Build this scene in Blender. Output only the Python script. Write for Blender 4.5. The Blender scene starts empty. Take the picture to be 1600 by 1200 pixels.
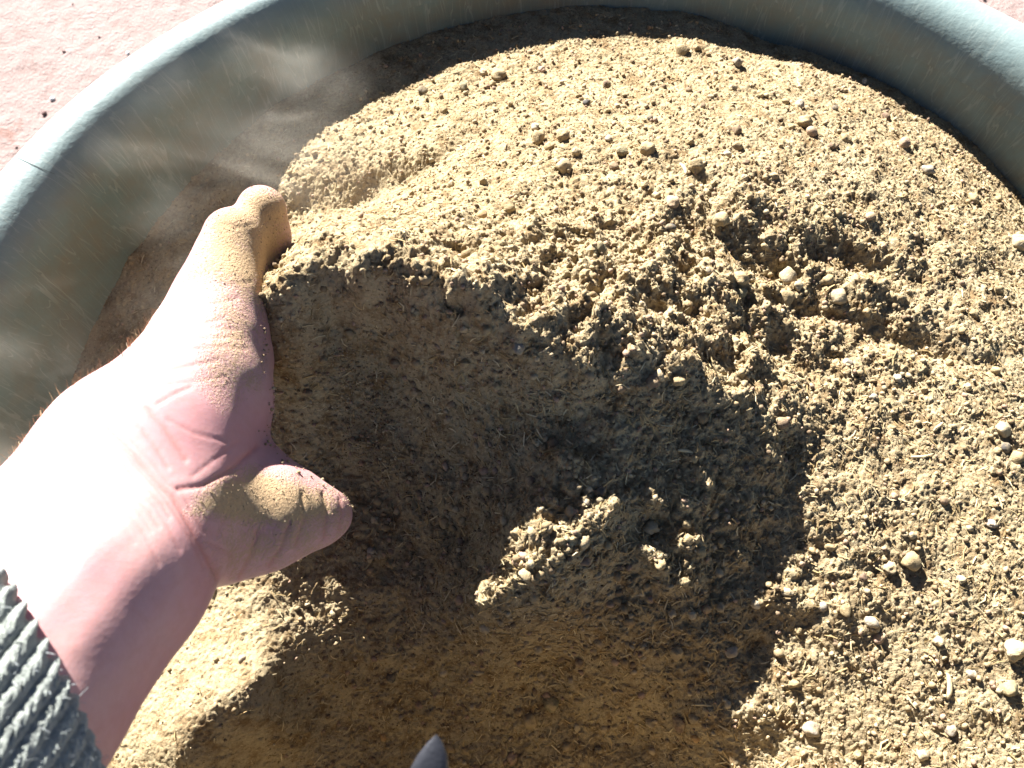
import bpy, math
import numpy as np
from mathutils import Vector

# ------------------------------------------------------------------ camera, sky, sun, exposure
scene = bpy.context.scene
F = 1246.0                     # focal length in pixels of a 1600 px wide picture
PITCH = math.radians(65.0)     # camera looks down into the tub
CAM_H = 0.30                   # metres above the rim
cam_data = bpy.data.cameras.new('camera')
cam = bpy.data.objects.new('camera', cam_data)
scene.collection.objects.link(cam)
cam.location = (0, 0, CAM_H)
cam.rotation_euler = (math.radians(90) - PITCH, 0, 0)
cam_data.sensor_width = 36.0
cam_data.lens = 36.0 * F / 1600.0
cam_data.clip_start = 0.01
cam_data.clip_end = 200.0
cam_data.dof.use_dof = True
cam_data.dof.focus_distance = 0.33
cam_data.dof.aperture_fstop = 20.0
scene.camera = cam

SUN_EL = math.radians(33.0)
SUN_AZ = math.radians(28.0)    # towards the left of straight ahead
sun_vec = Vector((-math.sin(SUN_AZ) * math.cos(SUN_EL), math.cos(SUN_AZ) * math.cos(SUN_EL), math.sin(SUN_EL)))
world = bpy.data.worlds.new('World')
scene.world = world
world.use_nodes = True
wn = world.node_tree.nodes
sky = wn.new('ShaderNodeTexSky')
sky.sky_type = 'NISHITA'
sky.sun_disc = False
sky.sun_elevation = SUN_EL
sky.sun_rotation = -SUN_AZ
sky.altitude = 2200.0
sky.air_density = 0.32
sky.dust_density = 0.9
sky.ozone_density = 0.0
wn['Background'].inputs['Strength'].default_value = 0.05
world.node_tree.links.new(sky.outputs[0], wn['Background'].inputs['Color'])
sun_data = bpy.data.lights.new('sun', 'SUN')
sun_data.energy = 5.0
sun_data.angle = math.radians(0.53)
sun_data.color = (1.0, 0.978, 0.955)
sun = bpy.data.objects.new('sun', sun_data)
scene.collection.objects.link(sun)
sun.rotation_euler = sun_vec.to_track_quat('Z', 'Y').to_euler()
scene.view_settings.view_transform = 'Standard'
scene.view_settings.look = 'None'
scene.view_settings.gamma = 1.0
scene.view_settings.exposure = 2.25
scene.cycles.use_denoising = True
scene.cycles.max_bounces = 6
scene.cycles.volume_bounces = 1
scene.cycles.volume_max_steps = 96

# ------------------------------------------------------------------ helpers
rng = np.random.default_rng(7)
camp = np.array([0, 0, CAM_H])
fwd = np.array([0, math.cos(PITCH), -math.sin(PITCH)])
upv = np.array([0, math.sin(PITCH), math.cos(PITCH)])
rgt = np.array([1.0, 0, 0])


def at_depth(px, py, dep):
    return camp + (fwd + rgt * (px - 800) / F + upv * (600 - py) / F) * dep


def at_z(px, py, z):
    v = fwd + rgt * (px - 800) / F + upv * (600 - py) / F
    return camp + v * ((z - CAM_H) / v[2])


def project(p):
    q = np.asarray(p) - camp
    w = q @ fwd
    return 800 + F * (q @ rgt) / w, 600 - F * (q @ upv) / w, w


def link(o, parent=None):
    scene.collection.objects.link(o)
    if parent is not None:
        o.parent = parent
    return o


def mesh_np(name, verts, faces, mat=None, smooth=True, parent=None):
    """faces: (n,k) integer array, or list of such arrays"""
    if not isinstance(faces, list):
        faces = [faces]
    me = bpy.data.meshes.new(name)
    verts = np.ascontiguousarray(verts, np.float32)
    me.vertices.add(len(verts))
    me.vertices.foreach_set('co', verts.ravel())
    loops = np.concatenate([f.ravel() for f in faces]).astype(np.int32)
    tot = np.concatenate([np.full(len(f), f.shape[1], np.int32) for f in faces])
    start = np.concatenate([[0], np.cumsum(tot)[:-1]]).astype(np.int32)
    me.loops.add(len(loops))
    me.loops.foreach_set('vertex_index', loops)
    me.polygons.add(len(tot))
    me.polygons.foreach_set('loop_start', start)
    me.polygons.foreach_set('loop_total', tot)
    me.polygons.foreach_set('use_smooth', np.full(len(tot), smooth, bool))
    me.update(calc_edges=True)
    if mat:
        me.materials.append(mat)
    o = bpy.data.objects.new(name, me)
    return link(o, parent)


def tag(o, label=None, cat=None, group=None, kind=None):
    if label:
        o['label'] = label
    if cat:
        o['category'] = cat
    if group:
        o['group'] = group
    if kind:
        o['kind'] = kind
    return o


def empty(name, loc):
    o = bpy.data.objects.new(name, None)
    o.empty_display_size = 0.02
    o.location = loc
    return link(o)


class Mat:
    def __init__(self, name):
        self.m = bpy.data.materials.new(name)
        self.m.use_nodes = True
        self.t = self.m.node_tree
        self.b = self.t.nodes['Principled BSDF']
        self.out = self.t.nodes['Material Output']

    def n(self, kind, **kw):
        nd = self.t.nodes.new(kind)
        for k, v in kw.items():
            if k in nd.inputs:
                nd.inputs[k].default_value = v
            else:
                setattr(nd, k, v)
        return nd

    def l(self, a, b):
        self.t.links.new(a, b)

    def noise(self, vec, scale, detail=4, rough=0.55, dist=0.0):
        nd = self.n('ShaderNodeTexNoise')
        nd.inputs['Scale'].default_value = scale
        nd.inputs['Detail'].default_value = detail
        nd.inputs['Roughness'].default_value = rough
        nd.inputs['Distortion'].default_value = dist
        if vec is not None:
            self.l(vec, nd.inputs['Vector'])
        return nd.outputs['Fac']

    def ramp(self, fac, stops):
        nd = self.n('ShaderNodeValToRGB')
        el = nd.color_ramp.elements
        while len(el) < len(stops):
            el.new(0.5)
        for e, (p, c) in zip(el, stops):
            e.position = p
            e.color = (c, c, c, 1) if isinstance(c, (int, float)) else (*c, 1)
        self.l(fac, nd.inputs['Fac'])
        return nd.outputs['Color']

    def mix(self, fac, a, b, mode='MIX'):
        nd = self.n('ShaderNodeMix', data_type='RGBA', blend_type=mode)
        for s, v in (('Factor', fac), ('A', a), ('B', b)):
            sock = [i for i in nd.inputs if i.name == s and (i.type == 'RGBA' or (s == 'Factor' and i.type == 'VALUE'))][0]
            if isinstance(v, (int, float)):
                sock.default_value = v
            elif isinstance(v, tuple):
                sock.default_value = (*v, 1)
            else:
                self.l(v, sock)
        return [o for o in nd.outputs if o.type == 'RGBA'][0]

    def math(self, op, a, b=0.5, c=None):
        nd = self.n('ShaderNodeMath', operation=op)
        for i, v in enumerate((a, b, c)):
            if v is None:
                continue
            if isinstance(v, (int, float)):
                nd.inputs[i].default_value = v
            else:
                self.l(v, nd.inputs[i])
        return nd.outputs[0]

    def bump(self, height, dist, strength=1.0, normal=None):
        nd = self.n('ShaderNodeBump')
        nd.inputs['Strength'].default_value = strength
        nd.inputs['Distance'].default_value = dist
        self.l(height, nd.inputs['Height'])
        if normal is not None:
            self.l(normal, nd.inputs['Normal'])
        return nd.outputs['Normal']

    def pos(self):
        return self.n('ShaderNodeNewGeometry').outputs['Position']

    def attr(self, name):
        nd = self.n('ShaderNodeAttribute')
        nd.attribute_name = name
        return nd

    def set(self, **kw):
        for k, v in kw.items():
            k = k.replace('_', ' ')
            s = self.b.inputs[k]
            if isinstance(v, (int, float)):
                s.default_value = v
            elif isinstance(v, tuple):
                s.default_value = (*v, 1) if len(v) == 3 and s.type == 'RGBA' else v
            else:
                self.l(v, s)


def add_attr(me, name, vals):
    a = me.attributes.new(name, 'FLOAT', 'POINT')
    a.data.foreach_set('value', np.ascontiguousarray(vals, np.float32))


def add_color(me, name, cols):
    a = me.attributes.new(name, 'FLOAT_COLOR', 'POINT')
    c = np.ones((len(cols), 4), np.float32)
    c[:, :3] = cols
    a.data.foreach_set('color', c.ravel())


def in_poly(px, py, poly):
    inside = np.zeros(px.shape, bool)
    n = len(poly)
    for i in range(n):
        (x0, y0), (x1, y1) = poly[i], poly[(i + 1) % n]
        if y0 == y1:
            continue
        c = ((y0 > py) != (y1 > py)) & (px < (x1 - x0) * (py - y0) / (y1 - y0) + x0)
        inside ^= c
    return inside


def poly_dist(px, py, line):
    d = np.full(px.shape, 1e9)
    for (x0, y0), (x1, y1) in zip(line[:-1], line[1:]):
        dx, dy = x1 - x0, y1 - y0
        t = np.clip(((px - x0) * dx + (py - y0) * dy) / (dx * dx + dy * dy + 1e-9), 0, 1)
        d = np.minimum(d, np.hypot(px - x0 - t * dx, py - y0 - t * dy))
    return d


# ------------------------------------------------------------------ materials
def soil_material():
    M = Mat('dry_soil')
    p = M.pos()
    a = M.noise(p, 9, 3)
    b = M.noise(p, 130, 4, 0.6)
    c = M.noise(p, 700, 3, 0.7)
    col = M.mix(M.ramp(a, [(0.35, 0.0), (0.65, 1.0)]), (0.345, 0.268, 0.152), (0.371, 0.294, 0.174))
    col = M.mix(M.ramp(b, [(0.32, 1.0), (0.54, 0.0)]), col, (0.205, 0.132, 0.062))
    col = M.mix(M.ramp(c, [(0.56, 0.0), (0.74, 1.0)]), col, (0.52, 0.42, 0.25))
    col = M.mix(M.ramp(c, [(0.30, 1.0), (0.43, 0.0)]), col, (0.125, 0.080, 0.040))
    fine = M.noise(p, 900, 4, 0.75)
    vor = M.n('ShaderNodeTexVoronoi', feature='F1')
    vor.inputs['Scale'].default_value = 420
    M.l(p, vor.inputs['Vector'])
    nrm = M.bump(vor.outputs['Distance'], 0.0009, 0.55)
    nrm = M.bump(fine, 0.0010, 0.9, nrm)
    M.set(Base_Color=col, Roughness=0.95, Normal=nrm)
    M.b.inputs['Specular IOR Level'].default_value = 0.12
    return M.m


def grain_material(name, rough=0.9, bump_scale=700, bump=0.0005):
    M = Mat(name)
    col = M.attr('tint').outputs['Color']
    p = M.pos()
    n = M.noise(p, 500, 3, 0.65)
    col = M.mix(M.ramp(n, [(0.30, 0.55), (0.70, 0.0)]), col, (0.17, 0.125, 0.07))
    M.set(Base_Color=col, Roughness=rough, Normal=M.bump(M.noise(p, bump_scale, 3, 0.7), bump, 0.8))
    M.b.inputs['Specular IOR Level'].default_value = 0.2
    return M.m


def pebble_material(name, col, dusty=0.5, rough=0.8):
    M = Mat(name)
    tc = M.n('ShaderNodeTexCoord')
    p = M.pos()
    n = M.noise(p, 260, 4, 0.65)
    up = M.n('ShaderNodeSeparateXYZ')
    M.l(M.n('ShaderNodeNewGeometry').outputs['Normal'], up.inputs[0])
    c = M.mix(M.ramp(M.noise(p, 600, 3, 0.6), [(0.35, 0.6), (0.7, 0.0)]), col, tuple(x * 0.55 for x in col))
    c = M.mix(M.math('MULTIPLY', M.ramp(n, [(0.42, 0.0), (0.62, 1.0)]), dusty), c, (0.36, 0.27, 0.145))
    M.set(Base_Color=c, Roughness=rough, Normal=M.bump(M.noise(p, 750, 4, 0.7), 0.0007, 0.8))
    M.b.inputs['Specular IOR Level'].default_value = 0.25
    return M.m


def tub_material():
    M = Mat('weathered_plastic')
    uv = M.n('ShaderNodeUVMap').outputs['UV']
    p = M.pos()
    big = M.noise(p, 14, 4, 0.6)
    mid = M.noise(p, 70, 5, 0.65)
    col = M.mix(M.ramp(big, [(0.35, 0.0), (0.65, 1.0)]), (0.108, 0.168, 0.160), (0.150, 0.208, 0.197))
    col = M.mix(M.ramp(mid, [(0.35, 0.45), (0.6, 0.0)]), col, (0.105, 0.130, 0.118))
    # brown dust film caught on the inside
    zz = M.n('ShaderNodeSeparateXYZ')
    M.l(p, zz.inputs[0])
    film = M.math('MULTIPLY', M.ramp(M.noise(p, 24, 5, 0.7), [(0.42, 0.0), (0.68, 0.62)]), M.attr('inner').outputs['Fac'])
    col = M.mix(film, col, (0.17, 0.130, 0.080))
    rim_lit = M.math('MULTIPLY', M.math('SUBTRACT', 1.0, M.attr('inner').outputs['Fac']), 0.55)  # paler away from the inside: the rim's sunlit brightness painted into the colour
    col = M.mix(rim_lit, col, (0.28, 0.36, 0.345))
    # thin pale scratches: contour lines of stretched noise
    scr = None
    for k, (ang, sx, sy, sc, wdt) in enumerate([(0.35, 9, 1, 16, 0.006), (-0.5, 8, 1, 15, 0.006), (0.9, 8, 1, 14, 0.005), (0.1, 12, 1, 18, 0.008), (-1.0, 9, 1, 13, 0.005), (-0.15, 10, 1, 14, 0.006)]):
        mp = M.n('ShaderNodeMapping')
        mp.inputs['Rotation'].default_value = (0, 0, ang)
        mp.inputs['Scale'].default_value = (sx, sy, 1)
        mp.inputs['Location'].default_value = (k * 3.1, k * 1.7, 0)
        M.l(uv, mp.inputs['Vector'])
        nz = M.noise(mp.outputs[0], sc, 1.2, 0.4, 0.15)
        ln = M.math('LESS_THAN', M.math('ABSOLUTE', M.math('SUBTRACT', nz, 0.5)), wdt)
        mk = M.ramp(M.noise(mp.outputs[0], sc * 1.7, 2), [(0.47, 0.0), (0.60, 1.0)])
        s = M.math('MULTIPLY', ln, mk)
        scr = s if scr is None else M.math('MAXIMUM', scr, s)
    col = M.mix(M.math('MULTIPLY', scr, 0.28), col, (0.36, 0.40, 0.35))
    peel = M.noise(p, 330, 3, 0.6)
    nrm = M.bump(peel, 0.0008, 0.30)
    nrm = M.bump(M.noise(p, 60, 3, 0.5), 0.0012, 0.22, nrm)
    M.set(Base_Color=col, Roughness=M.ramp(mid, [(0.3, 0.42), (0.7, 0.62)]), Normal=nrm)
    M.b.inputs['Specular IOR Level'].default_value = 0.4
    return M.m


def ground_material():
    M = Mat('pink_sand')
    p = M.pos()
    a = M.noise(p, 5, 4, 0.6)
    b = M.noise(p, 55, 5, 0.65)
    c = M.noise(p, 300, 3, 0.7)
    col = M.mix(M.ramp(a, [(0.35, 0.0), (0.65, 1.0)]), (0.262, 0.196, 0.176), (0.300, 0.231, 0.210))
    col = M.mix(M.ramp(b, [(0.28, 0.7), (0.50, 0.0)]), col, (0.21, 0.145, 0.125))
    col = M.mix(M.ramp(c, [(0.60, 0.0), (0.75, 0.6)]), col, (0.44, 0.35, 0.32))
    col = M.mix(M.ramp(M.noise(p, 17, 4, 0.7), [(0.66, 0.0), (0.74, 0.55)]), col, (0.21, 0.095, 0.065))
    n = M.bump(b, 0.006, 0.45)
    n = M.bump(c, 0.003, 0.7, n)
    M.set(Base_Color=col, Roughness=0.95, Normal=n)
    M.b.inputs['Specular IOR Level'].default_value = 0.1
    return M.m


def skin_material():
    M = Mat('skin')
    p = M.pos()
    big = M.noise(p, 38, 3, 0.5)
    col = M.mix(M.ramp(big, [(0.36, 0.0), (0.66, 1.0)]), (0.50, 0.288, 0.268), (0.47, 0.240, 0.238))
    col = M.mix(M.ramp(M.noise(p, 300, 4, 0.6), [(0.35, 0.25), (0.6, 0.0)]), col, (0.40, 0.185, 0.15))
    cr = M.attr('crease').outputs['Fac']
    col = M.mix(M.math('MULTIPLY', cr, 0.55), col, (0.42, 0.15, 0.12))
    dust = M.attr('dust').outputs['Fac']
    speck = M.noise(p, 1100, 3, 0.7)
    patch = M.noise(p, 120, 4, 0.65)
    dn = M.math('ADD', M.math('MULTIPLY', M.math('SUBTRACT', speck, 0.5), 1.5), M.math('MULTIPLY', M.math('SUBTRACT', patch, 0.5), 0.8))
    dn = M.math('ADD', dn, dust)
    dm = M.ramp(dn, [(0.22, 0.0), (0.74, 1.0)])
    dm = M.math('MULTIPLY', dm, M.ramp(dust, [(0.02, 0.0), (0.25, 1.0)]))
    dcol = M.mix(speck, (0.30, 0.195, 0.085), (0.48, 0.35, 0.185))
    col = M.mix(M.math('MULTIPLY', dm, 0.9), col, dcol)
    vor = M.n('ShaderNodeTexVoronoi', feature='F1')
    vor.inputs['Scale'].default_value = 750
    M.l(p, vor.inputs['Vector'])
    nrm = M.bump(vor.outputs['Distance'], 0.0003, 0.09)
    nrm = M.bump(M.noise(p, 160, 3, 0.5), 0.0006, 0.12, nrm)
    nrm = M.bump(M.math('MULTIPLY', speck, dm), 0.0009, 0.7, nrm)
    M.set(Base_Color=col, Roughness=M.math('ADD', 0.46, M.math('MULTIPLY', dm, 0.45)), Normal=nrm)
    M.b.inputs['Specular IOR Level'].default_value = 0.42
    M.b.subsurface_method = 'RANDOM_WALK'
    M.l(M.math('SUBTRACT', 0.18, M.math('MULTIPLY', dm, 0.16)), M.b.inputs['Subsurface Weight'])
    M.b.inputs['Subsurface Radius'].default_value = (1.0, 0.35, 0.2)
    M.b.inputs['Subsurface Scale'].default_value = 0.004
    return M.m


def knit_material():
    M = Mat('grey_wool')
    p = M.pos()
    cr = M.attr('crease').outputs['Fac']
    n = M.noise(p, 420, 4, 0.7)
    col = M.mix(M.ramp(n, [(0.32, 0.0), (0.66, 1.0)]), (0.235, 0.255, 0.225), (0.34, 0.365, 0.325))
    col = M.mix(M.ramp(M.noise(p, 1300, 2), [(0.64, 0.0), (0.72, 0.5)]), col, (0.42, 0.45, 0.44))
    nrm = M.bump(M.noise(p, 900, 4, 0.75), 0.0012, 0.9)
    M.set(Base_Color=col, Roughness=0.95, Normal=nrm)
    M.b.inputs['Specular IOR Level'].default_value = 0.1
    M.b.inputs['Sheen Weight'].default_value = 0.15
    return M.m


def plain(name, col, rough=0.6, spec=0.3):
    M = Mat(name)
    p = M.pos()
    c = M.mix(M.noise(p, 240, 4, 0.6), tuple(x * 0.7 for x in col), tuple(min(1, x * 1.25) for x in col))
    M.set(Base_Color=c, Roughness=rough, Normal=M.bump(M.noise(p, 900, 3), 0.0004, 0.4))
    M.b.inputs['Specular IOR Level'].default_value = spec
    return M.m


MAT_SOIL = soil_material()
MAT_GRAIN = grain_material('soil_crumb')
MAT_STRAW = grain_material('straw_chaff', 0.75, 400, 0.0003)
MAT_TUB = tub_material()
MAT_GROUND = ground_material()
MAT_SKIN = skin_material()
MAT_KNIT = knit_material()

# ------------------------------------------------------------------ the setting: ground
GROUND_Z = -0.30
TC = np.array([0.046, 0.116])            # centre of the tub
g1 = np.concatenate([-np.geomspace(0.6, 60, 26)[::-1], np.linspace(-0.58, 0.58, 240), np.geomspace(0.6, 60, 26)])
gx, gy = np.meshgrid(g1 + TC[0], g1 + TC[1] + 0.2)
gz = np.full(gx.shape, GROUND_Z)
near = (np.abs(gx) < 0.9) & (np.abs(gy) < 1.1)
rr = rng.normal(size=gx.shape)
rr = (rr + np.roll(rr, 1, 0) + np.roll(rr, 1, 1) + np.roll(rr, (1, 1), (0, 1))) / 4
gz = gz + np.where(near, rr * 0.0006, 0)
ny, nx = gx.shape
ii = np.arange(ny * nx).reshape(ny, nx)
gf = np.stack([ii[:-1, :-1], ii[:-1, 1:], ii[1:, 1:], ii[1:, :-1]], -1).reshape(-1, 4)
ground = mesh_np('ground', np.stack([gx, gy, gz], -1).reshape(-1, 3), gf, MAT_GROUND)
tag(ground, 'pale pink sandy ground around the tub', 'ground', kind='structure')


# ------------------------------------------------------------------ the tub
def catmull(P, n):
    P = np.array(P, float)
    Q = np.vstack([2 * P[0] - P[1], P, 2 * P[-1] - P[-2]])
    out = []
    for i in range(len(P) - 1):
        a, b, c, d = Q[i:i + 4]
        for t in np.linspace(0, 1, n, endpoint=False):
            out.append(0.5 * ((2 * b) + (-a + c) * t + (2 * a - 5 * b + 4 * c - d) * t * t + (-a + 3 * b - 3 * c + d) * t ** 3))
    out.append(P[-1])
    return np.array(out)


def lathe(name, prof, seg, mat, parent, wob=0.0, inner_fn=None):
    th = np.linspace(0, 2 * np.pi, seg, endpoint=False)
    k = len(prof)
    lump = wob * (np.sin(3 * th + 1) * 0.5 + np.sin(7 * th + 2.3) * 0.3 + np.sin(13 * th) * 0.2)
    r = prof[:, 0][None] + lump[:, None]
    v = np.stack([r * np.cos(th)[:, None], r * np.sin(th)[:, None], np.broadcast_to(prof[:, 1], (seg, k)) + 0.5 * lump[:, None]], -1)
    ii = np.arange(seg * k).reshape(seg, k)
    jj = np.roll(ii, -1, 0)
    f = np.stack([ii[:, :-1], jj[:, :-1], jj[:, 1:], ii[:, 1:]], -1).reshape(-1, 4)
    o = mesh_np(name, v.reshape(-1, 3), f, mat, True, parent)
    ln = np.concatenate([[0], np.cumsum(np.hypot(*np.diff(prof, axis=0).T))])
    uvl = o.data.uv_layers.new(name='UVMap')
    u0 = th / (2 * np.pi) * 1.8
    fu = np.stack([np.repeat(u0, k - 1), np.repeat(u0 + 1.8 / seg, k - 1), np.repeat(u0 + 1.8 / seg, k - 1), np.repeat(u0, k - 1)], -1)
    a, b = np.tile(ln[:-1], seg), np.tile(ln[1:], seg)
    fv = np.stack([a, a, b, b], -1)
    uvl.data.foreach_set('uv', np.stack([fu, fv], -1).astype(np.float32).ravel())
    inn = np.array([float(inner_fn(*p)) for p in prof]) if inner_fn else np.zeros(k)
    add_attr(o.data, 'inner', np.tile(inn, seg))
    return o


tub = empty('tub', (TC[0], TC[1], 0))
tag(tub, 'large round grey-green plastic tub with a rolled rim holding the soil', 'tub')
prof = catmull([(0.2925, -0.0165), (0.3025, -0.0175), (0.3090, -0.0130), (0.3122, -0.0050), (0.3110, 0.0040), (0.3055, 0.0115), (0.2970, 0.0155),
                (0.2885, 0.0145), (0.2815, 0.0095), (0.2765, 0.0020), (0.2735, -0.0080)], 5)
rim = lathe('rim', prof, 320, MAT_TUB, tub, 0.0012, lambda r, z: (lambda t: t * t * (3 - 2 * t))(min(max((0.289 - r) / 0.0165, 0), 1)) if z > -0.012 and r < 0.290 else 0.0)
wi = catmull([(0.2735, -0.0080), (0.2712, -0.022), (0.2685, -0.045), (0.262, -0.10), (0.252, -0.18), (0.238, -0.265), (0.225, -0.285), (0.20, -0.290)], 6)
wo = catmull([(0.20, -0.297), (0.232, -0.297), (0.246, -0.27), (0.260, -0.18), (0.271, -0.10), (0.279, -0.045), (0.2925, -0.0165)], 6)
wall = lathe('wall', wi, 320, MAT_TUB, tub, 0.0012, lambda r, z: 1.0)
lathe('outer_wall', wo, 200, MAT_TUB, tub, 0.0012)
bt = np.linspace(0, 2 * np.pi, 64, endpoint=False)
bv = np.vstack([np.stack([0.202 * np.cos(bt), 0.202 * np.sin(bt), np.full(64, -0.2895)], -1), np.stack([0.202 * np.cos(bt), 0.202 * np.sin(bt), np.full(64, -0.2975)], -1)])
bo = mesh_np('bottom', bv, [np.arange(64)[None], np.arange(64, 128)[::-1][None]], MAT_TUB, False, tub)
bo.data.uv_layers.new(name='UVMap')

# hairline crack across the rim, upper left
M_CRACK = plain('crack_dirt', (0.12, 0.15, 0.145), 0.9)
c0 = at_z(82, 258, 0.019)[:2] - TC
cth = math.atan2(c0[1], c0[0])
cp_ = prof[int(len(prof) * 0.52):int(len(prof) * 0.80)]
cv, cf = [], []
for i, (r_, z_) in enumerate(cp_):
    t_ = i / (len(cp_) - 1)
    w_ = 0.00026 * math.sin(math.pi * min(max(t_, 0.03), 0.97)) + 0.00006
    a_ = cth + 0.004 + 0.011 * math.sin(t_ * 2.3) - 0.012 * t_
    e_r, e_z = (r_ - 0.294), z_
    L_ = math.hypot(e_r, e_z) + 1e-9
    for s_ in (-1, 1):
        rr_, zz_ = r_ + e_r / L_ * 0.00012, z_ + e_z / L_ * 0.00012
        aa = a_ + s_ * w_ / 0.3
        lw = 0.0012 * (math.sin(3 * aa + 1) * 0.5 + math.sin(7 * aa + 2.3) * 0.3 + math.sin(13 * aa) * 0.2)
        cv.append(((rr_ + lw) * math.cos(aa), (rr_ + lw) * math.sin(aa), zz_ + 0.5 * lw))
n_ = len(cp_)
cf = np.array([[2 * i, 2 * i + 1, 2 * i + 3, 2 * i + 2] for i in range(n_ - 1)])
mesh_np('crack', np.array(cv), cf, M_CRACK, True, rim)

# ------------------------------------------------------------------ the soil heap: heights read at pixels, on the wall and from the shadows
CP = [
    # ledge along the wall
    (120, 620, -.055), (175, 520, -.050), (178, 470, -.048), (205, 400, -.044), (240, 335, -.042), (290, 280, -.038), (400, 180, -.032), (560, 105, -.028),
    (740, 40, -.024), (900, 15, -.021), (1000, 12, -.021), (1100, 20, -.021), (1200, 70, -.028), (1330, 105, -.028), (1450, 165, -.031), (1500, 200, -.031),
    (1560, 265, -.036), (1600, 320, -.040), (300, 400, -.046), (380, 330, -.045), (330, 500, -.046), (250, 640, -.048),
    # shoulder and mound
    (450, 290, -.026), (510, 235, -.020), (560, 190, -.021), (640, 150, -.020), (700, 130, -.018), (860, 110, -.015), (1000, 92, -.016), (1100, 86, -.016),
    (1250, 100, -.019), (1350, 140, -.020), (1480, 235, -.023), (1560, 330, -.022), (480, 330, -.036), (560, 310, -.020), (640, 290, -.008), (720, 250, -.001),
    (650, 240, -.006), (800, 230, .003), (950, 200, .004), (1100, 190, .002), (1250, 210, -.003), (1400, 280, -.008), (1520, 420, -.012), (1590, 550, -.014),
    (900, 330, .016), (1050, 320, .014), (1150, 300, .012), (1250, 330, .008), (1350, 420, -.001), (1300, 520, -.006), (1150, 440, .012), (1050, 430, .022),
    (1200, 560, .003),
    # crest of the handful
    (390, 478, .053), (430, 425, .056), (490, 362, .057), (560, 352, .058), (640, 366, .055), (720, 385, .050), (800, 400, .046), (880, 440, .043),
    (425, 485, .060), (475, 448, .065), (560, 430, .067), (635, 450, .063), (700, 492, .057), (760, 510, .052), (810, 548, .047), (900, 575, .041), (960, 480, .041),
    (1000, 592, .033), (1080, 603, .0235), (1150, 622, .018), (1210, 645, .010),
    # drop behind it
    (455, 370, -.020), (420, 440, -.030), (520, 335, -.015), (600, 332, .012), (700, 330, .026), (800, 330, .026),
    # face and hollow
    (430, 560, .032), (420, 640, .010), (450, 710, -.002), (520, 525, .030), (600, 525, .032), (680, 575, .026), (560, 620, .008), (680, 655, .006),
    (800, 630, .021), (900, 655, .021), (1000, 665, .018), (540, 740, -.016), (680, 740, -.011), (820, 720, .011), (940, 740, .015), (1060, 730, .007),
    (1150, 730, .0035), (1245, 700, -.003), (560, 880, -.034), (680, 880, -.034), (720, 840, -.022), (845, 815, .0135), (905, 785, .0185), (800, 890, .003), (885, 848, .0155), (930, 828, .015), (880, 895, .005), (845, 905, .003), (820, 945, -.005), (875, 935, -.003), (765, 860, -.007),
    (755, 945, -.010), (750, 985, -.030), (940, 900, -.006), (1000, 840, .000), (1100, 840, -.005), (1190, 840, -.017), (1090, 920, -.015), (1000, 920, -.012), (560, 1020, -.052), (700, 1040, -.060),
    (850, 1040, -.064), (1000, 1000, -.030), (1100, 1000, -.028), (1160, 1000, -.035), (500, 1130, -.070), (650, 1180, -.092), (850, 1190, -.086),
    (1000, 1150, -.076), (1125, 1130, -.042), (1080, 1160, -.056), (1200, 1190, -.050),
    # slope to the right
    (1310, 650, -.004), (1310, 800, -.010), (1300, 950, -.022), (1290, 1100, -.038), (1450, 700, -.012), (1450, 900, -.018), (1450, 1100, -.030),
    (1590, 750, -.016), (1590, 950, -.020), (1590, 1150, -.030),
    # under the arm
    (300, 960, -.036), (400, 960, -.032), (440, 930, -.031), (250, 1080, -.034), (370, 1040, -.026), (200, 1190, -.036), (320, 1125, -.024), (415, 1060, -.025), (400, 1115, -.027), (290, 1190, -.028), (470, 1085, -.058), (400, 1200, -.060), (460, 1190, -.070),
    (100, 900, -.050), (50, 1150, -.050),
    # outside the frame
    (800, 1350, -.085), (800, 1550, -.06), (300, 1500, -.05), (1300, 1450, -.045), (1700, 1300, -.035), (-100, 900, -.052), (1750, 600, -.03), (1700, 420, -.035)]
CPW = np.array([at_z(*c) for c in CP])


def rbf(P, sm=0.002, eps=0.004):
    X = P[:, :2]
    n = len(X)
    r2 = ((X[:, None] - X[None]) ** 2).sum(-1)
    A = np.zeros((n + 3, n + 3))
    A[:n, :n] = -np.sqrt(r2 + eps ** 2)
    A[np.arange(n), np.arange(n)] += sm
    A[:n, n] = 1
    A[:n, n + 1:] = X
    A[n, :n] = 1
    A[n + 1:, :n] = X.T
    w = np.linalg.solve(A, np.r_[P[:, 2], 0, 0, 0])

    def f(x, y):
        sh = x.shape
        x, y = x.ravel(), y.ravel()
        out = np.empty(len(x))
        for i in range(0, len(x), 20000):
            q2 = (x[i:i + 20000, None] - X[None, :, 0]) ** 2 + (y[i:i + 20000, None] - X[None, :, 1]) ** 2
            out[i:i + 20000] = -np.sqrt(q2 + eps ** 2) @ w[:n] + w[n] + w[n + 1] * x[i:i + 20000] + w[n + 2] * y[i:i + 20000]
        return out.reshape(sh)
    return f


STEP = 0.00062
base_h = rbf(CPW)
xs = np.arange(TC[0] - 0.274, TC[0] + 0.274, STEP)
ys = np.concatenate([np.arange(TC[1] - 0.274, -0.05, 0.003), np.arange(-0.05, TC[1] + 0.274, STEP)])
# coarse evaluation, then bilinear: the control surface is smooth
cx_ = np.arange(xs[0] - 0.004, xs[-1] + 0.006, 0.002)
cy_ = np.arange(ys[0] - 0.004, ys[-1] + 0.006, 0.002)
CZ = base_h(*np.meshgrid(cx_, cy_))


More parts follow.
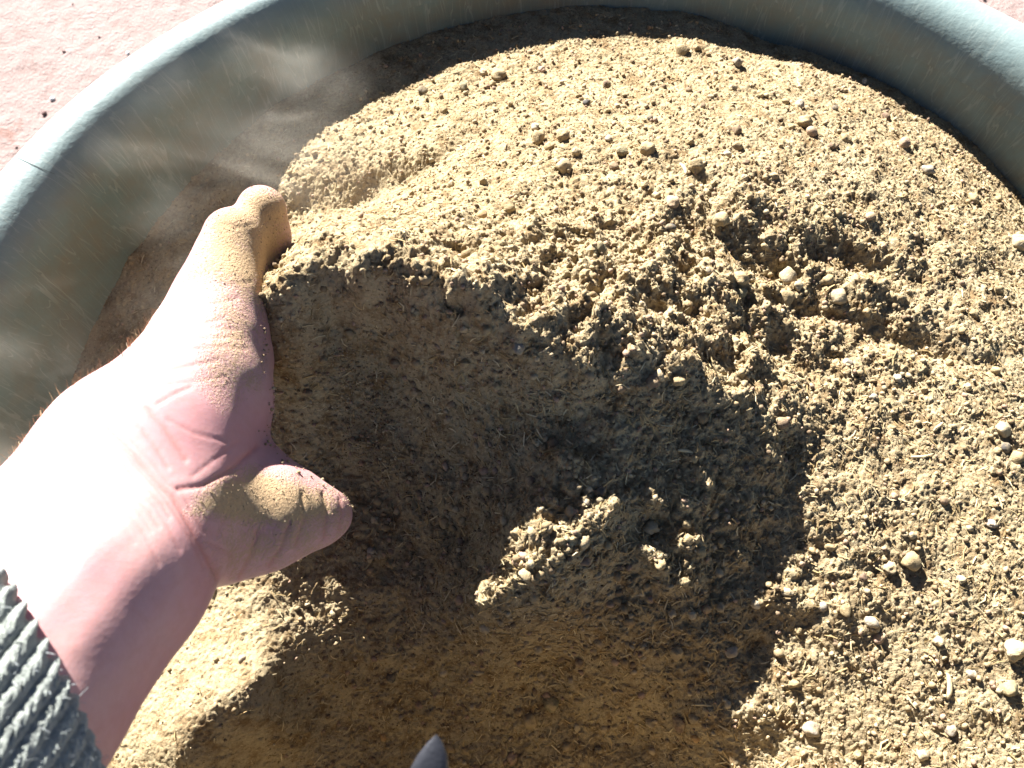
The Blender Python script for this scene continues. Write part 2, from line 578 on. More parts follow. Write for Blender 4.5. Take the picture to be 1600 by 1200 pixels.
def bilin(G, x0, y0, st, x, y):
    fx = np.clip((x - x0) / st, 0, G.shape[1] - 1.001)
    fy = np.clip((y - y0) / st, 0, G.shape[0] - 1.001)
    i, j = fx.astype(int), fy.astype(int)
    a, b = fx - i, fy - j
    return (G[j, i] * (1 - a) * (1 - b) + G[j, i + 1] * a * (1 - b) + G[j + 1, i] * (1 - a) * b + G[j + 1, i + 1] * a * b)


# detail is made on a uniform grid
uy = np.arange(-0.05, TC[1] + 0.274, STEP)
UX, UY = np.meshgrid(xs, uy)
UZ = bilin(CZ, cx_[0], cy_[0], 0.002, UX, UY)
NYU, NXU = UZ.shape


def band(lam, seed, width=0.5):
    """smooth noise of wavelength lam (m), unit variance"""
    r = np.random.default_rng(seed).normal(size=UZ.shape)
    kx = np.fft.rfftfreq(NXU, STEP)[None]
    ky = np.fft.fftfreq(NYU, STEP)[:, None]
    k = np.hypot(kx, ky) + 1e-6
    flt = np.exp(-(np.log(k * lam) ** 2) / (2 * width ** 2))
    o = np.fft.irfft2(np.fft.rfft2(r) * flt, s=UZ.shape)
    return o / o.std()


PXU, PYU, _ = project(np.stack([UX, UY, UZ], -1).reshape(-1, 3))
PXU, PYU = PXU.reshape(UZ.shape), PYU.reshape(UZ.shape)


def soft(px0, py0, rx, ry):
    return np.exp(-(((PXU - px0) / rx) ** 2 + ((PYU - py0) / ry) ** 2))


rough = 0.13 + 0.42 * soft(1180, 470, 300, 170) + 0.34 * soft(780, 850, 340, 320) + 0.45 * soft(1110, 820, 130, 230) + 0.6 * soft(800, 430, 330, 110) + 0.06 * soft(1400, 950, 300, 350) + 0.3 * soft(850, 870, 120, 120)
rough *= 1 - 0.45 * soft(330, 1060, 200, 190)
UZ += 0.0026 * rough * band(0.034, 11) + 0.0015 * rough * np.maximum(band(0.014, 12), -0.6) + 0.00075 * rough * band(0.0065, 13) + 0.00038 * (0.4 + rough) * band(0.0028, 14)
# scarps on the mound: small slumped steps
for (x0, y0, rx, ry, dz, ang) in [(650, 262, 110, 18, -.006, -.5), (1190, 395, 110, 30, -.010, .45), (1330, 400, 90, 22, -.007, .35), (1120, 300, 90, 16, -.004, .5),
                                  (1430, 535, 110, 20, -.006, .3), (860, 470, 60, 16, -.005, .6), (705, 470, 26, 16, -.005, .4), (1270, 480, 70, 16, -.004, .2), (560, 300, 90, 16, -.006, -.55)]:
    dx, dy = PXU - x0, PYU - y0
    u, v = dx * math.cos(ang) + dy * math.sin(ang), -dx * math.sin(ang) + dy * math.cos(ang)
    UZ += dz * np.exp(-(u / rx) ** 2 - (v / ry) ** 2)

# crumbs pressed into the surface
def stamp(n, rmin, rmax, power, seed, weight=None, sink=0.35):
    g = np.random.default_rng(seed)
    u = g.random(n)
    rad = (rmin ** (1 - power) + u * (rmax ** (1 - power) - rmin ** (1 - power))) ** (1 / (1 - power))
    cx = g.integers(8, NXU - 8, n)
    cy = g.integers(8, NYU - 8, n)
    if weight is not None:
        keep = g.random(n) < weight[cy, cx]
        cx, cy, rad = cx[keep], cy[keep], rad[keep]
    zc = UZ[cy, cx] - sink * rad
    asp = 0.75 + 0.5 * g.random(len(rad))
    ta = g.random(len(rad)) * np.pi
    R = int(rmax * 1.3 / STEP) + 1
    ox, oy = g.random(len(rad)) - .5, g.random(len(rad)) - .5
    for i in range(-R, R + 1):
        for j in range(-R, R + 1):
            X, Y = (i + ox) * STEP, (j + oy) * STEP
            a = X * np.cos(ta) + Y * np.sin(ta)
            b = (-X * np.sin(ta) + Y * np.cos(ta)) * asp
            q = rad ** 2 - a * a - b * b
            m = q > 0
            if not m.any():
                continue
            yy, xx = np.clip(cy[m] + j, 0, NYU - 1), np.clip(cx[m] + i, 0, NXU - 1)
            np.maximum.at(UZ, (yy, xx), zc[m] + np.sqrt(q[m]) * 0.9)


wt = np.clip(rough * 0.62, 0.05, 1.0)
stamp(7000, 0.0014, 0.0036, 3.2, 21, np.clip(wt ** 2.2, 0, 1))
stamp(110000, 0.0005, 0.0012, 2.4, 22, np.clip(wt * 0.9, 0.10, 0.75))
UZ += 0.00016 * band(0.0016, 15)


def soil_z(x, y):
    return bilin(UZ, xs[0], uy[0], STEP, np.asarray(x, float), np.asarray(y, float))


GX, GY = np.meshgrid(xs, ys)
GZ = np.where(GY < uy[0], bilin(CZ, cx_[0], cy_[0], 0.002, GX, GY), 0)
GZ[-NYU:] = UZ
# blend the strip out of view
rad = np.hypot(GX - TC[0], GY - TC[1])
keep = rad < 0.2735 + 0.12 * np.minimum(GZ, 0) + 0.0022
ny, nx = GX.shape
ii = np.arange(ny * nx).reshape(ny, nx)
kq = keep[:-1, :-1] & keep[:-1, 1:] & keep[1:, 1:] & keep[1:, :-1]
quads = np.stack([ii[:-1, :-1], ii[:-1, 1:], ii[1:, 1:], ii[1:, :-1]], -1)[kq]
allv = np.stack([GX, GY, GZ], -1).reshape(-1, 3)
# the handful: the crest against the palm
px_, py_, _ = project(allv[quads[:, 0]])
wob = 14 * np.sin(px_ * 0.06 + 1) + 10 * np.sin(py_ * 0.09 + px_ * 0.03) + rng.normal(0, 3, len(px_))
hand_poly = [(330, 480), (430, 395), (480, 335), (600, 325), (700, 360), (705, 470), (660, 545), (560, 590), (440, 640), (380, 640)]
is_clump = in_poly(px_ + wob * 0.5, py_ + wob, hand_poly)


def submesh(name, q, parent=None):
    u, inv = np.unique(q, return_inverse=True)
    return mesh_np(name, allv[u], inv.reshape(q.shape), MAT_SOIL, True, parent)


heap = submesh('soil_heap', quads[~is_clump])
tag(heap, 'heap of dry tan crumbly soil filling the tub', 'soil', kind='stuff')
clump = submesh('soil_clump', quads[is_clump])
tag(clump, 'handful of crumbly soil lifted against the palm, its crest catching the sun', 'soil clump')


def soil_normal(x, y, h=0.003):
    zx = (soil_z(x + h, y) - soil_z(x - h, y)) / (2 * h)
    zy = (soil_z(x, y + h) - soil_z(x, y - h)) / (2 * h)
    n = np.stack([-zx, -zy, np.ones_like(zx)], -1)
    return n / np.linalg.norm(n, axis=-1, keepdims=True)


def hit_soil(px, py):
    """first point of the soil along the ray through a pixel"""
    v = fwd + rgt * (px - 800) / F + upv * (600 - py) / F
    t = np.arange(0.22, 0.46, 0.0004)
    P = camp + v[None] * t[:, None]
    below = P[:, 2] < soil_z(P[:, 0], P[:, 1])
    k = int(np.argmax(below)) if below.any() else len(t) - 1
    return P[k]


# ------------------------------------------------------------------ loose crumbs and chaff on the soil (uncountable)
def visible_points(n, seed, weight=None):
    g = np.random.default_rng(seed)
    x = g.uniform(-0.20, 0.32, n)
    y = g.uniform(-0.04, 0.385, n)
    k = np.hypot(x - TC[0], y - TC[1]) < 0.264
    x, y = x[k], y[k]
    z = soil_z(x, y)
    px, py, _ = project(np.stack([x, y, z], -1))
    k = (px > -60) & (px < 1660) & (py > -60) & (py < 1260)
    h_ = 0.004                                   # even over the sloping surface, not over its plan
    b0 = lambda a, b: bilin(CZ, cx_[0], cy_[0], 0.002, a, b)
    ar = np.sqrt(1 + ((b0(x + h_, y) - b0(x - h_, y)) / (2 * h_)) ** 2 + ((b0(x, y + h_) - b0(x, y - h_)) / (2 * h_)) ** 2)
    k &= g.random(len(px)) < ar / 3.0
    if weight is not None:
        k &= g.random(len(px)) < weight(px, py)
    return x[k], y[k], z[k], px[k], py[k]


ICO_V = []
t_ = (1 + 5 ** 0.5) / 2
ICO_V = np.array([(-1, t_, 0), (1, t_, 0), (-1, -t_, 0), (1, -t_, 0), (0, -1, t_), (0, 1, t_), (0, -1, -t_), (0, 1, -t_), (t_, 0, -1), (t_, 0, 1), (-t_, 0, -1), (-t_, 0, 1)]) / math.hypot(1, t_)
ICO_F = np.array([(0, 11, 5), (0, 5, 1), (0, 1, 7), (0, 7, 10), (0, 10, 11), (1, 5, 9), (5, 11, 4), (11, 10, 2), (10, 7, 6), (7, 1, 8), (3, 9, 4), (3, 4, 2), (3, 2, 6), (3, 6, 8), (3, 8, 9), (4, 9, 5), (2, 4, 11), (6, 2, 10), (8, 6, 7), (9, 8, 1)])


def rand_rot(n, g):
    q = g.normal(size=(n, 4))
    q /= np.linalg.norm(q, axis=1, keepdims=True)
    w, x, y, z = q.T
    return np.stack([np.stack([1 - 2 * (y * y + z * z), 2 * (x * y - z * w), 2 * (x * z + y * w)], -1),
                     np.stack([2 * (x * y + z * w), 1 - 2 * (x * x + z * z), 2 * (y * z - x * w)], -1),
                     np.stack([2 * (x * z - y * w), 2 * (y * z + x * w), 1 - 2 * (x * x + y * y)], -1)], 1)


PALETTE = np.array([(0.366, 0.275, 0.152), (0.336, 0.249, 0.136), (0.41, 0.313, 0.184), (0.266, 0.189, 0.102), (0.46, 0.37, 0.23), (0.22, 0.155, 0.095), (0.37, 0.25, 0.17)])


def crumbs(name, pts, size, seed, mat=MAT_GRAIN, palette=PALETTE):
    g = np.random.default_rng(seed)
    n = len(pts)
    R = rand_rot(n, g)
    S = size[:, None] * g.uniform(0.65, 1.2, (n, 3))
    jit = 1 + g.uniform(-0.28, 0.28, (n, 12, 1))
    v = ICO_V[None] * jit * S[:, None]
    v = np.einsum('nij,nkj->nki', R, v) + pts[:, None]
    f = (ICO_F[None] + 12 * np.arange(n)[:, None, None]).reshape(-1, 3)
    o = mesh_np(name, v.reshape(-1, 3), f, mat, True)
    col = palette[g.integers(0, len(palette), n)] * g.uniform(0.8, 1.15, (n, 1))
    add_color(o.data, 'tint', np.repeat(col, 12, 0))
    return o


rw = lambda px, py: np.clip(0.35 + 0.6 * np.exp(-(((px - 1180) / 330) ** 2 + ((py - 460) / 200) ** 2)) + 0.15 * np.exp(-(((px - 1350) / 350) ** 2 + ((py - 950) / 350) ** 2)), 0, 1) * np.where((px < 440) & (py > 880), 0.15, 1)
x, y, z, px, py = visible_points(120000, 31, rw)
g = np.random.default_rng(32)
sz = 0.00042 + 0.0010 * g.random(len(x)) ** 4
hp = [hit_soil(a, b) for a, b in zip(g.normal(780, 190, 520), g.normal(900, 170, 520)) if a > 470 and b < 1230]
hz_ = 0.0009 + 0.0017 * g.random(len(hp)) ** 2
o = crumbs('soil_crumbs', np.vstack([np.stack([x, y, z + sz * 0.35], -1), np.array(hp)]), np.r_[sz, hz_], 33)
tag(o, 'loose crumbs of earth strewn over the heap', 'soil crumbs', kind='stuff')

STRAW_PAL = np.array([(0.48, 0.37, 0.19), (0.38, 0.27, 0.12), (0.60, 0.49, 0.29), (0.30, 0.21, 0.10), (0.46, 0.33, 0.15)])


def chaff(name, P, N, length, width, seed):
    g = np.random.default_rng(seed)
    n = len(P)
    d = g.normal(size=(n, 3))
    d -= (d * N).sum(-1, keepdims=True) * N * 0.85
    d /= np.linalg.norm(d, axis=-1, keepdims=True)
    s = np.cross(d, N)
    s /= np.linalg.norm(s, axis=-1, keepdims=True)
    bend = g.normal(0, 0.10, n)[:, None] * length[:, None] * s
    rows = []
    for t, w in ((-0.5, 0.75), (0.0, 1.0), (0.5, 0.5)):
        c = P + d * (length * t)[:, None] + bend * (1 - 4 * t * t) + N * (width * 0.6)[:, None]
        for k in range(3):
            an = 2 * math.pi * k / 3
            rows.append(c + (s * math.cos(an) + N * 0.6 * math.sin(an)) * (width * 0.5 * w)[:, None])
    v = np.stack(rows, 1)
    fq = []
    for r0 in (0, 3):
        for k in range(3):
            k2 = (k + 1) % 3
            fq.append((r0 + k, r0 + k2, r0 + 3 + k2, r0 + 3 + k))
    fq = np.array(fq)
    ft = np.array([(2, 1, 0), (6, 7, 8)])
    off = 9 * np.arange(n)[:, None, None]
    o = mesh_np(name, v.reshape(-1, 3), [(fq[None] + off).reshape(-1, 4), (ft[None] + off).reshape(-1, 3)], MAT_STRAW, False)
    col = STRAW_PAL[g.integers(0, 5, n)] * g.uniform(0.75, 1.2, (n, 1))
    add_color(o.data, 'tint', np.repeat(col, 9, 0))
    return o


sw = lambda px, py: np.clip(0.25 + 0.75 * np.exp(-(((px - 880) / 300) ** 2 + ((py - 850) / 330) ** 2)) + 0.3 * ((px > 1000) & (py > 300)), 0, 1) * np.where((px < 420) & (py > 880), 0.25, 1)
x, y, z, px, py = visible_points(190000, 41, sw)
g = np.random.default_rng(42)
ln = 0.0014 + 0.0042 * g.random(len(x)) ** 2.5
wd = np.clip(ln * g.uniform(0.08, 0.20, len(x)), 0.00022, 0.0007)
o = chaff('chaff', np.stack([x, y, z], -1), soil_normal(x, y), ln, wd, 43)
tag(o, 'fine straw chaff mixed through the soil', 'chaff', kind='stuff')


# ------------------------------------------------------------------ the person: one hand and forearm, and the sleeve
def sd_cone(P, a, b, r1, r2):
    ba = b - a
    l2 = float(ba @ ba)
    rr = r1 - r2
    a2 = l2 - rr * rr
    il2 = 1.0 / l2
    pa = P - a.astype(np.float32)
    y = pa @ ba.astype(np.float32)
    z = y - l2
    q = pa * np.float32(l2) - ba.astype(np.float32) * y[..., None]
    x2 = (q * q).sum(-1)
    y2 = y * y * l2
    z2 = z * z * l2
    k = np.sign(rr) * rr * rr * x2
    c1 = np.sign(z) * a2 * z2 > k
    c2 = np.sign(y) * a2 * y2 < k
    return np.where(c1, np.sqrt(x2 + z2) * il2 - r2, np.where(c2, np.sqrt(x2 + y2) * il2 - r1, (np.sqrt(x2 * a2 * il2) + y * rr) * il2 - r1))


def smin(a, b, k):
    h = np.maximum(k - np.abs(a - b), 0) / k
    return np.minimum(a, b) - h * h * k * 0.25


# each entry: pixel, depth, radius in pixels -> ball; chains of balls are blended
def ball(px, py, dep, rpx):
    return at_depth(px, py, dep), rpx * dep / F


CHAINS = [
    # forearm: two bones side by side
    (0.020, [(-215, 1225, .175, 190), (-60, 1046, .205, 164), (106, 840, .230, 138), (208, 712, .248, 122)]),
    (0.020, [(-115, 1310, .165, 190), (20, 1106, .194, 164), (186, 906, .219, 134), (262, 812, .239, 116)]),
    # heel of the hand and outer edge up to the little finger
    (0.016, [(212, 715, .250, 118), (268, 668, .258, 112), (302, 606, .267, 104), (326, 540, .277, 86), (344, 474, .285, 66)]),
    # palm towards the buried fingers
    (0.012, [(268, 700, .262, 100), (330, 640, .272, 80), (366, 570, .294, 52), (385, 510, .308, 40)]),
    # little finger, tip curled
    (0.008, [(344, 474, .286, 64), (357, 415, .291, 53), (366, 372, .293, 48)]),
    # ring finger behind it
    (0.006, [(388, 500, .302, 44), (412, 415, .308, 35), (419, 370, .306, 32), (409, 328, .302, 38)]),
    # middle and fore finger inside the handful
    (0.004, [(400, 510, .318, 40), (470, 455, .330, 36), (520, 440, .336, 32)]),
    (0.004, [(395, 560, .322, 40), (470, 540, .338, 36), (520, 525, .344, 32)]),
    # ball of the thumb and thumb
    (0.009, [(282, 792, .254, 96), (345, 812, .258, 96), (408, 806, .262, 84), (460, 806, .267, 58), (496, 806, .272, 44), (512, 804, .277, 38)]),
    # web between thumb and palm
    (0.010, [(330, 735, .266, 66), (400, 745, .272, 44), (450, 770, .272, 34)]),
]
prims = []
for k_, ch in CHAINS:
    bs = [ball(*c) for c in ch]
    prims.append((k_, bs))


def hand_sdf(P):
    d = None
    for k_, bs in prims:
        dc = None
        for (a, ra), (b, rb) in zip(bs[:-1], bs[1:]):
            q = sd_cone(P, a, b, ra, rb)
            dc = q if dc is None else smin(dc, q, 0.004)
        d = dc if d is None else smin(d, dc, k_)
    return d


HSTEP = 0.0014
allb = np.array([np.r_[b[0] - b[1], b[0] + b[1]] for _, bs in prims for b in bs])
lo = allb[:, :3].min(0) - 0.006
hi = allb[:, 3:].max(0) + 0.006
lo[0] = max(lo[0], -0.235)      # the arm ends inside the sleeve
dims = ((hi - lo) / HSTEP).astype(int) + 1
# coarse pass finds the shell, the fine pass works only there
CS = 6
cdim = dims // CS + 2
cg = np.stack(np.meshgrid(*[lo[i] + (np.arange(cdim[i]) + 0.5) * CS * HSTEP for i in range(3)], indexing='ij'), -1).astype(np.float32)
cd = hand_sdf(cg.reshape(-1, 3)).reshape(cdim)
fd = np.repeat(np.repeat(np.repeat(cd, CS, 0), CS, 1), CS, 2).astype(np.float32)
full = np.array(fd.shape)
idx = np.argwhere(np.abs(cd) < CS * HSTEP * 1.35)
sub = np.stack(np.meshgrid(*[np.arange(CS)] * 3, indexing='ij'), -1).reshape(-1, 3)
cells = (idx[:, None] * CS + sub[None]).reshape(-1, 3)
for s0 in range(0, len(cells), 400000):
    c_ = cells[s0:s0 + 400000]
    fd[c_[:, 0], c_[:, 1], c_[:, 2]] = hand_sdf((lo + c_ * HSTEP).astype(np.float32))
fd[0], fd[-1] = 0.01, 0.01       # cap where it leaves the grid
fd[:, 0], fd[:, -1], fd[:, :, 0], fd[:, :, -1] = 0.01, 0.01, 0.01, 0.01


def surface_nets(V):
    S = V < 0
    n0, n1, n2 = V.shape
    cnt = np.zeros((n0 - 1, n1 - 1, n2 - 1), np.int8)
    for a in (0, 1):
        for b in (0, 1):
            for c in (0, 1):
                cnt += S[a:n0 - 1 + a, b:n1 - 1 + b, c:n2 - 1 + c]
    act = np.argwhere((cnt > 0) & (cnt < 8))
    vid = np.full(cnt.shape, -1, np.int32)
    vid[tuple(act.T)] = np.arange(len(act))
    acc = np.zeros((len(act), 3))
    num = np.zeros(len(act))
    cor = [(a, b, c) for a in (0, 1) for b in (0, 1) for c in (0, 1)]
    val = {c: V[tuple((act + c).T)] for c in cor}
    for c in cor:
        for ax in range(3):
            if c[ax] == 0:
                e = list(c)
                e[ax] = 1
                e = tuple(e)
                v0, v1 = val[c], val[e]
                m = (v0 < 0) != (v1 < 0)
                t = np.where(m, v0 / np.where(m, v0 - v1, 1), 0)
                pt = np.array(c, float)[None] + np.zeros((len(act), 3))
                pt[:, ax] += t
                acc += pt * m[:, None]
                num += m
    verts = act + acc / num[:, None]
    quads = []
    for ax in range(3):
        s0 = [slice(None)] * 3
        s1 = [slice(None)] * 3
        s0[ax], s1[ax] = slice(0, -1), slice(1, None)
        A, B = S[tuple(s0)], S[tuple(s1)]
        e = np.argwhere(A != B)
        u, w = [(1, 2), (2, 0), (0, 1)][ax]
        e = e[(e[:, u] > 0) & (e[:, w] > 0) & (e[:, u] < V.shape[u] - 1) & (e[:, w] < V.shape[w] - 1)]
        ins = A[tuple(e.T)]
        q = []
        for du, dw in ((-1, -1), (0, -1), (0, 0), (-1, 0)):
            f = e.copy()
            f[:, u] += du
            f[:, w] += dw
            q.append(vid[tuple(f.T)])
        q = np.stack(q, -1)
        q[~ins] = q[~ins][:, ::-1]
        quads.append(q)
    return verts, np.vstack(quads)


hv, hq = surface_nets(fd)
hv = lo + hv * HSTEP
inner_ = hv[:, 0] > lo[0] + 3 * HSTEP
for _ in range(2):
    e_ = 0.0006
    d0 = hand_sdf(hv.astype(np.float32))
    gr = np.stack([hand_sdf((hv + np.eye(3)[i] * e_).astype(np.float32)) - d0 for i in range(3)], -1) / e_
    gr /= np.linalg.norm(gr, axis=-1, keepdims=True) + 1e-9
    hv = np.where((inner_ & (np.abs(d0) < 0.003))[:, None], hv - gr * d0[:, None], hv)
person = empty('person', (-0.15, 0.06, 0.05))
tag(person, 'right hand and bare forearm in a grey knitted sleeve scooping up dusty soil', 'person')
tmp = mesh_np('tmp_arm', hv, hq, None, True)
md = tmp.modifiers.new('s', 'SUBSURF')
md.levels = md.render_levels = 1
dg = bpy.context.evaluated_depsgraph_get()
arm_me = bpy.data.meshes.new_from_object(tmp.evaluated_get(dg))
bpy.data.objects.remove(tmp)
nv = len(arm_me.vertices)
av = np.empty(nv * 3, np.float32)
arm_me.vertices.foreach_get('co', av)
av = av.reshape(-1, 3).astype(float)
an = np.empty(nv * 3, np.float32)
arm_me.vertices.foreach_get('normal', an)
an = an.reshape(-1, 3).astype(float)
apx, apy, aw = project(av)
view = camp - av
view /= np.linalg.norm(view, axis=1, keepdims=True)
facing = np.clip((an * view).sum(1) * 4, 0, 1)
WR = [(149, 653), (168, 674), (205, 709), (229, 734), (252, 760), (271, 778), (285, 799), (308, 841), (328, 878), (343, 908)]
CREASES = [  # polyline, depth (m), half width (px)
    (WR, .0011, 5.5),
    ([(182, 620), (210, 628), (233, 643), (256, 668), (274, 694), (290, 718)], .0007, 4.5),
    ([(196, 650), (222, 672), (246, 704), (262, 730)], .0005, 3.5),
    ([(280, 764), (317, 759), (364, 731), (401, 698)], .0008, 4.5),
    ([(224, 584), (252, 582), (282, 575), (340, 563)], .00045, 3.5),
    ([(240, 604), (304, 596), (352, 588)], .0003, 3), ([(252, 538), (296, 529), (360, 527)], .0004, 3.2), ([(248, 630), (280, 612), (300, 604)], .0004, 3),
    ([(270, 500), (310, 508), (350, 498)], .0003, 3), ([(296, 516), (330, 512), (372, 516)], .0003, 3), ([(300, 470), (330, 476), (372, 466)], .0004, 3.2),
    ([(305, 545), (350, 541), (385, 546)], .0003, 2.8), ([(318, 440), (352, 446), (392, 440)], .0003, 3), ([(345, 350), (372, 356), (398, 350)], .0003, 3),
    ([(322, 846), (345, 858), (362, 868)], .0004, 3), ([(402, 830), (392, 868), (374, 902)], .0009, 3.8), ([(452, 815), (440, 855), (420, 885)], .0009, 3.8),
    ([(505, 772), (511, 795), (507, 840)], .0010, 4), ([(531, 780), (535, 800), (530, 828)], .0007, 3.2), ([(472, 770), (475, 812), (462, 852)], .0008, 3.8),
    ([(364, 770), (356, 800), (340, 836)], .0003, 3), ([(300, 745), (330, 722), (372, 690)], .0003, 3), ([(262, 655), (300, 676), (352, 690)], .0003, 3)]
wv = np.array(WR, float)
for k, amp in ((11, .0004), (21, .00045), (32, .0003), (44, .00035), (57, .00025), (72, .0003), (90, .0002), (-14, .0004)):
    sh = wv + np.array([-0.84, 0.54]) * k
    a0, a1 = rng.integers(0, 3), rng.integers(7, 10)
    sh = sh[a0:a1] + rng.normal(0, 1.5, (a1 - a0, 2))
    CREASES.append(([tuple(s) for s in sh], amp, 3.2))
disp = np.zeros(nv)
crs = np.zeros(nv)
for ln_, dep_, hw in CREASES:
    d = poly_dist(apx, apy, ln_)
    gg = np.exp(-(d / hw) ** 2)
    disp -= dep_ * gg
    disp += dep_ * 0.12 * np.exp(-((d - 2.6 * hw) / (1.6 * hw)) ** 2)
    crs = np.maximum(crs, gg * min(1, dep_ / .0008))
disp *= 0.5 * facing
# tendons and veins of the wrist, very faint
for ln_, amp, hw in (([(60, 960), (150, 860), (225, 775)], .0005, 30), ([(20, 900), (110, 810), (185, 730)], .0004, 28), ([(120, 1010), (200, 905), (262, 835)], .0003, 26)):
    disp += amp * np.exp(-(poly_dist(apx, apy, ln_) / hw) ** 2) * facing
# dust on the skin
dust = np.zeros(nv)
for poly, sft, amt in (([(290, 440), (330, 320), (400, 270), (470, 290), (450, 420), (410, 480), (380, 470), (350, 450), (310, 430)], 22, .86),
                       ([(340, 440), (400, 455), (405, 560), (396, 600), (350, 630), (322, 600), (334, 520)], 22, .66),
                       ([(300, 800), (335, 752), (400, 734), (465, 752), (520, 775), (530, 800), (480, 822), (400, 824)], 13, .95),
                       ([(330, 800), (560, 760), (560, 850), (400, 910), (340, 900)], 30, .46)):
    ins = in_poly(apx, apy, poly)
    d = poly_dist(apx, apy, poly + [poly[0]])
    sd = np.where(ins, d, -d)
    dust = np.maximum(dust, amt * np.clip(0.5 + sd / (3.6 * sft), 0, 1))
dust *= facing
av += an * disp[:, None]
arm_me.vertices.foreach_set('co', (av - np.array(person.location)).astype(np.float32).ravel())
arm_me.polygons.foreach_set('use_smooth', np.ones(len(arm_me.polygons), bool))
arm_me.update()
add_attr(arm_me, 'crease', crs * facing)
add_attr(arm_me, 'dust', dust)
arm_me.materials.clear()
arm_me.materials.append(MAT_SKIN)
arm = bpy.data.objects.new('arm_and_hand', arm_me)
link(arm, person)

# grains clinging to the palm edge, the web of the thumb and the dusty skin
g = np.random.default_rng(58)
EDGE = [(380, 470), (392, 520), (402, 570), (408, 630), (406, 690), (420, 722), (455, 742), (500, 760), (540, 780)]
de = poly_dist(apx, apy, EDGE)
c1 = np.where((de < 22) & (np.abs((an * view).sum(1)) < 0.42))[0]
c1 = c1[g.permutation(len(c1))[:170]]
c2 = np.where((dust > 0.45) & (facing > 0.3))[0]
c2 = c2[g.permutation(len(c2))[:520]]
GRIP = np.concatenate([av[c1] + an[c1] * 0.0003, av[c2]])
GRIP_R = np.concatenate([0.00025 + 0.0006 * g.random(len(c1)) ** 3, 0.00012 + 0.0002 * g.random(len(c2))])
o = crumbs('clinging_grains', GRIP, GRIP_R, 59)
tag(o, 'grains of soil clinging to the palm edge and dusty thumb', 'soil grains', kind='stuff')

# fine hairs along the edge of the forearm
g = np.random.default_rng(55)
hc = np.where((apx > -10) & (apx < 250) & (apy > 480) & (np.abs((an * view).sum(1)) < 0.35) & (apy < 760 - 0.9 * apx))[0]
hc = hc[g.permutation(len(hc))[:170]]
hb = av[hc] - np.array(person.location)
hd = an[hc] * 0.6 + np.array([0.45, 0.35, 0.1]) + g.normal(0, 0.3, (len(hc), 3))
hd /= np.linalg.norm(hd, axis=1, keepdims=True)
hs = np.cross(hd, view[hc])
hs /= np.linalg.norm(hs, axis=1, keepdims=True)
hl = g.uniform(0.001, 0.0042, len(hc))[:, None]
hvv = np.stack([hb - hs * 0.00006, hb + hs * 0.00006, hb + hd * hl + hs * 0.00003, hb + hd * hl - hs * 0.00003], 1)
hair = mesh_np('arm_hair', hvv.reshape(-1, 3), np.arange(4 * len(hc)).reshape(-1, 4), plain('fair_hair', (0.45, 0.32, 0.17), 0.5), False, person)
hair['kind'] = 'stuff'

# sleeve: ribbed knit round the forearm
ax0 = at_depth(172, 838, .2325)
ax1 = at_depth(-165, 1265, .171)
axd = (ax1 - ax0) / np.linalg.norm(ax1 - ax0)
viewc = camp - (ax0 + ax1) / 2
e2 = viewc - (viewc @ axd) * axd
e2 /= np.linalg.norm(e2)                 # towards the camera
e1 = np.cross(e2, axd)                   # across
RIBS, PER, NL = 58, 9, 200
nth = RIBS * PER
th = np.linspace(0, 2 * np.pi, nth, endpoint=False)
us = np.linspace(0, 0.105, NL)
TH, US = np.meshgrid(th, us)
rib = (TH / (2 * np.pi) * RIBS) % 1.0
v_ = np.abs(rib - 0.5) * 2
prof_ = np.clip(1 - v_ ** 2.2, 0, 1)
st_ = US / 0.0034 + 0.45 * v_ + 0.13 * np.floor(TH / (2 * np.pi) * RIBS)
kn = 0.0009 * prof_ + 0.00042 * prof_ * np.abs(np.sin(np.pi * st_)) ** 0.7
kn += 0.00018 * rng.normal(size=kn.shape)
hem = np.clip(US / 0.005, 0, 1)
RA, RB = 0.0410 + 0.02 * US, 0.0375 + 0.02 * US
rad_x = (RA + kn) - 0.006 * (1 - np.sqrt(1 - (1 - hem) ** 2))
rad_y = (RB + kn) - 0.006 * (1 - np.sqrt(1 - (1 - hem) ** 2))
edge = 0.043 + 0.004 * np.sin(TH) + 0.021 * np.cos(TH) + 0.0012 * np.sin(RIBS * TH)
uu = US + edge
SV = ax0 + axd * uu[..., None] + e1 * (rad_x * np.cos(TH))[..., None] + e2 * (rad_y * np.sin(TH))[..., None]
ii = np.arange(NL * nth).reshape(NL, nth)
jj = np.roll(ii, -1, 1)
sf = np.stack([ii[:-1], jj[:-1], jj[1:], ii[1:]], -1).reshape(-1, 4)
# the inside of the cuff
SI = ax0 + axd * (uu[:1] + np.array([0.0, 0.012])[:, None])[..., None] + e1 * ((RA[:2] - 0.0065) * np.cos(TH[:2]))[..., None] + e2 * ((RB[:2] - 0.0065) * np.sin(TH[:2]))[..., None]
i2 = NL * nth + np.arange(2 * nth).reshape(2, nth)
j2 = np.roll(i2, -1, 1)
sf2 = np.vstack([np.stack([jj[0], ii[0], i2[0], j2[0]], -1), np.stack([j2[0], i2[0], i2[1], j2[1]], -1)])
sv = np.vstack([SV.reshape(-1, 3), SI.reshape(-1, 3)]) - np.array(person.location)
sleeve = mesh_np('sleeve', sv, np.vstack([sf, sf2]), MAT_KNIT, True, person)
add_attr(sleeve.data, 'crease', np.zeros(len(sv)))
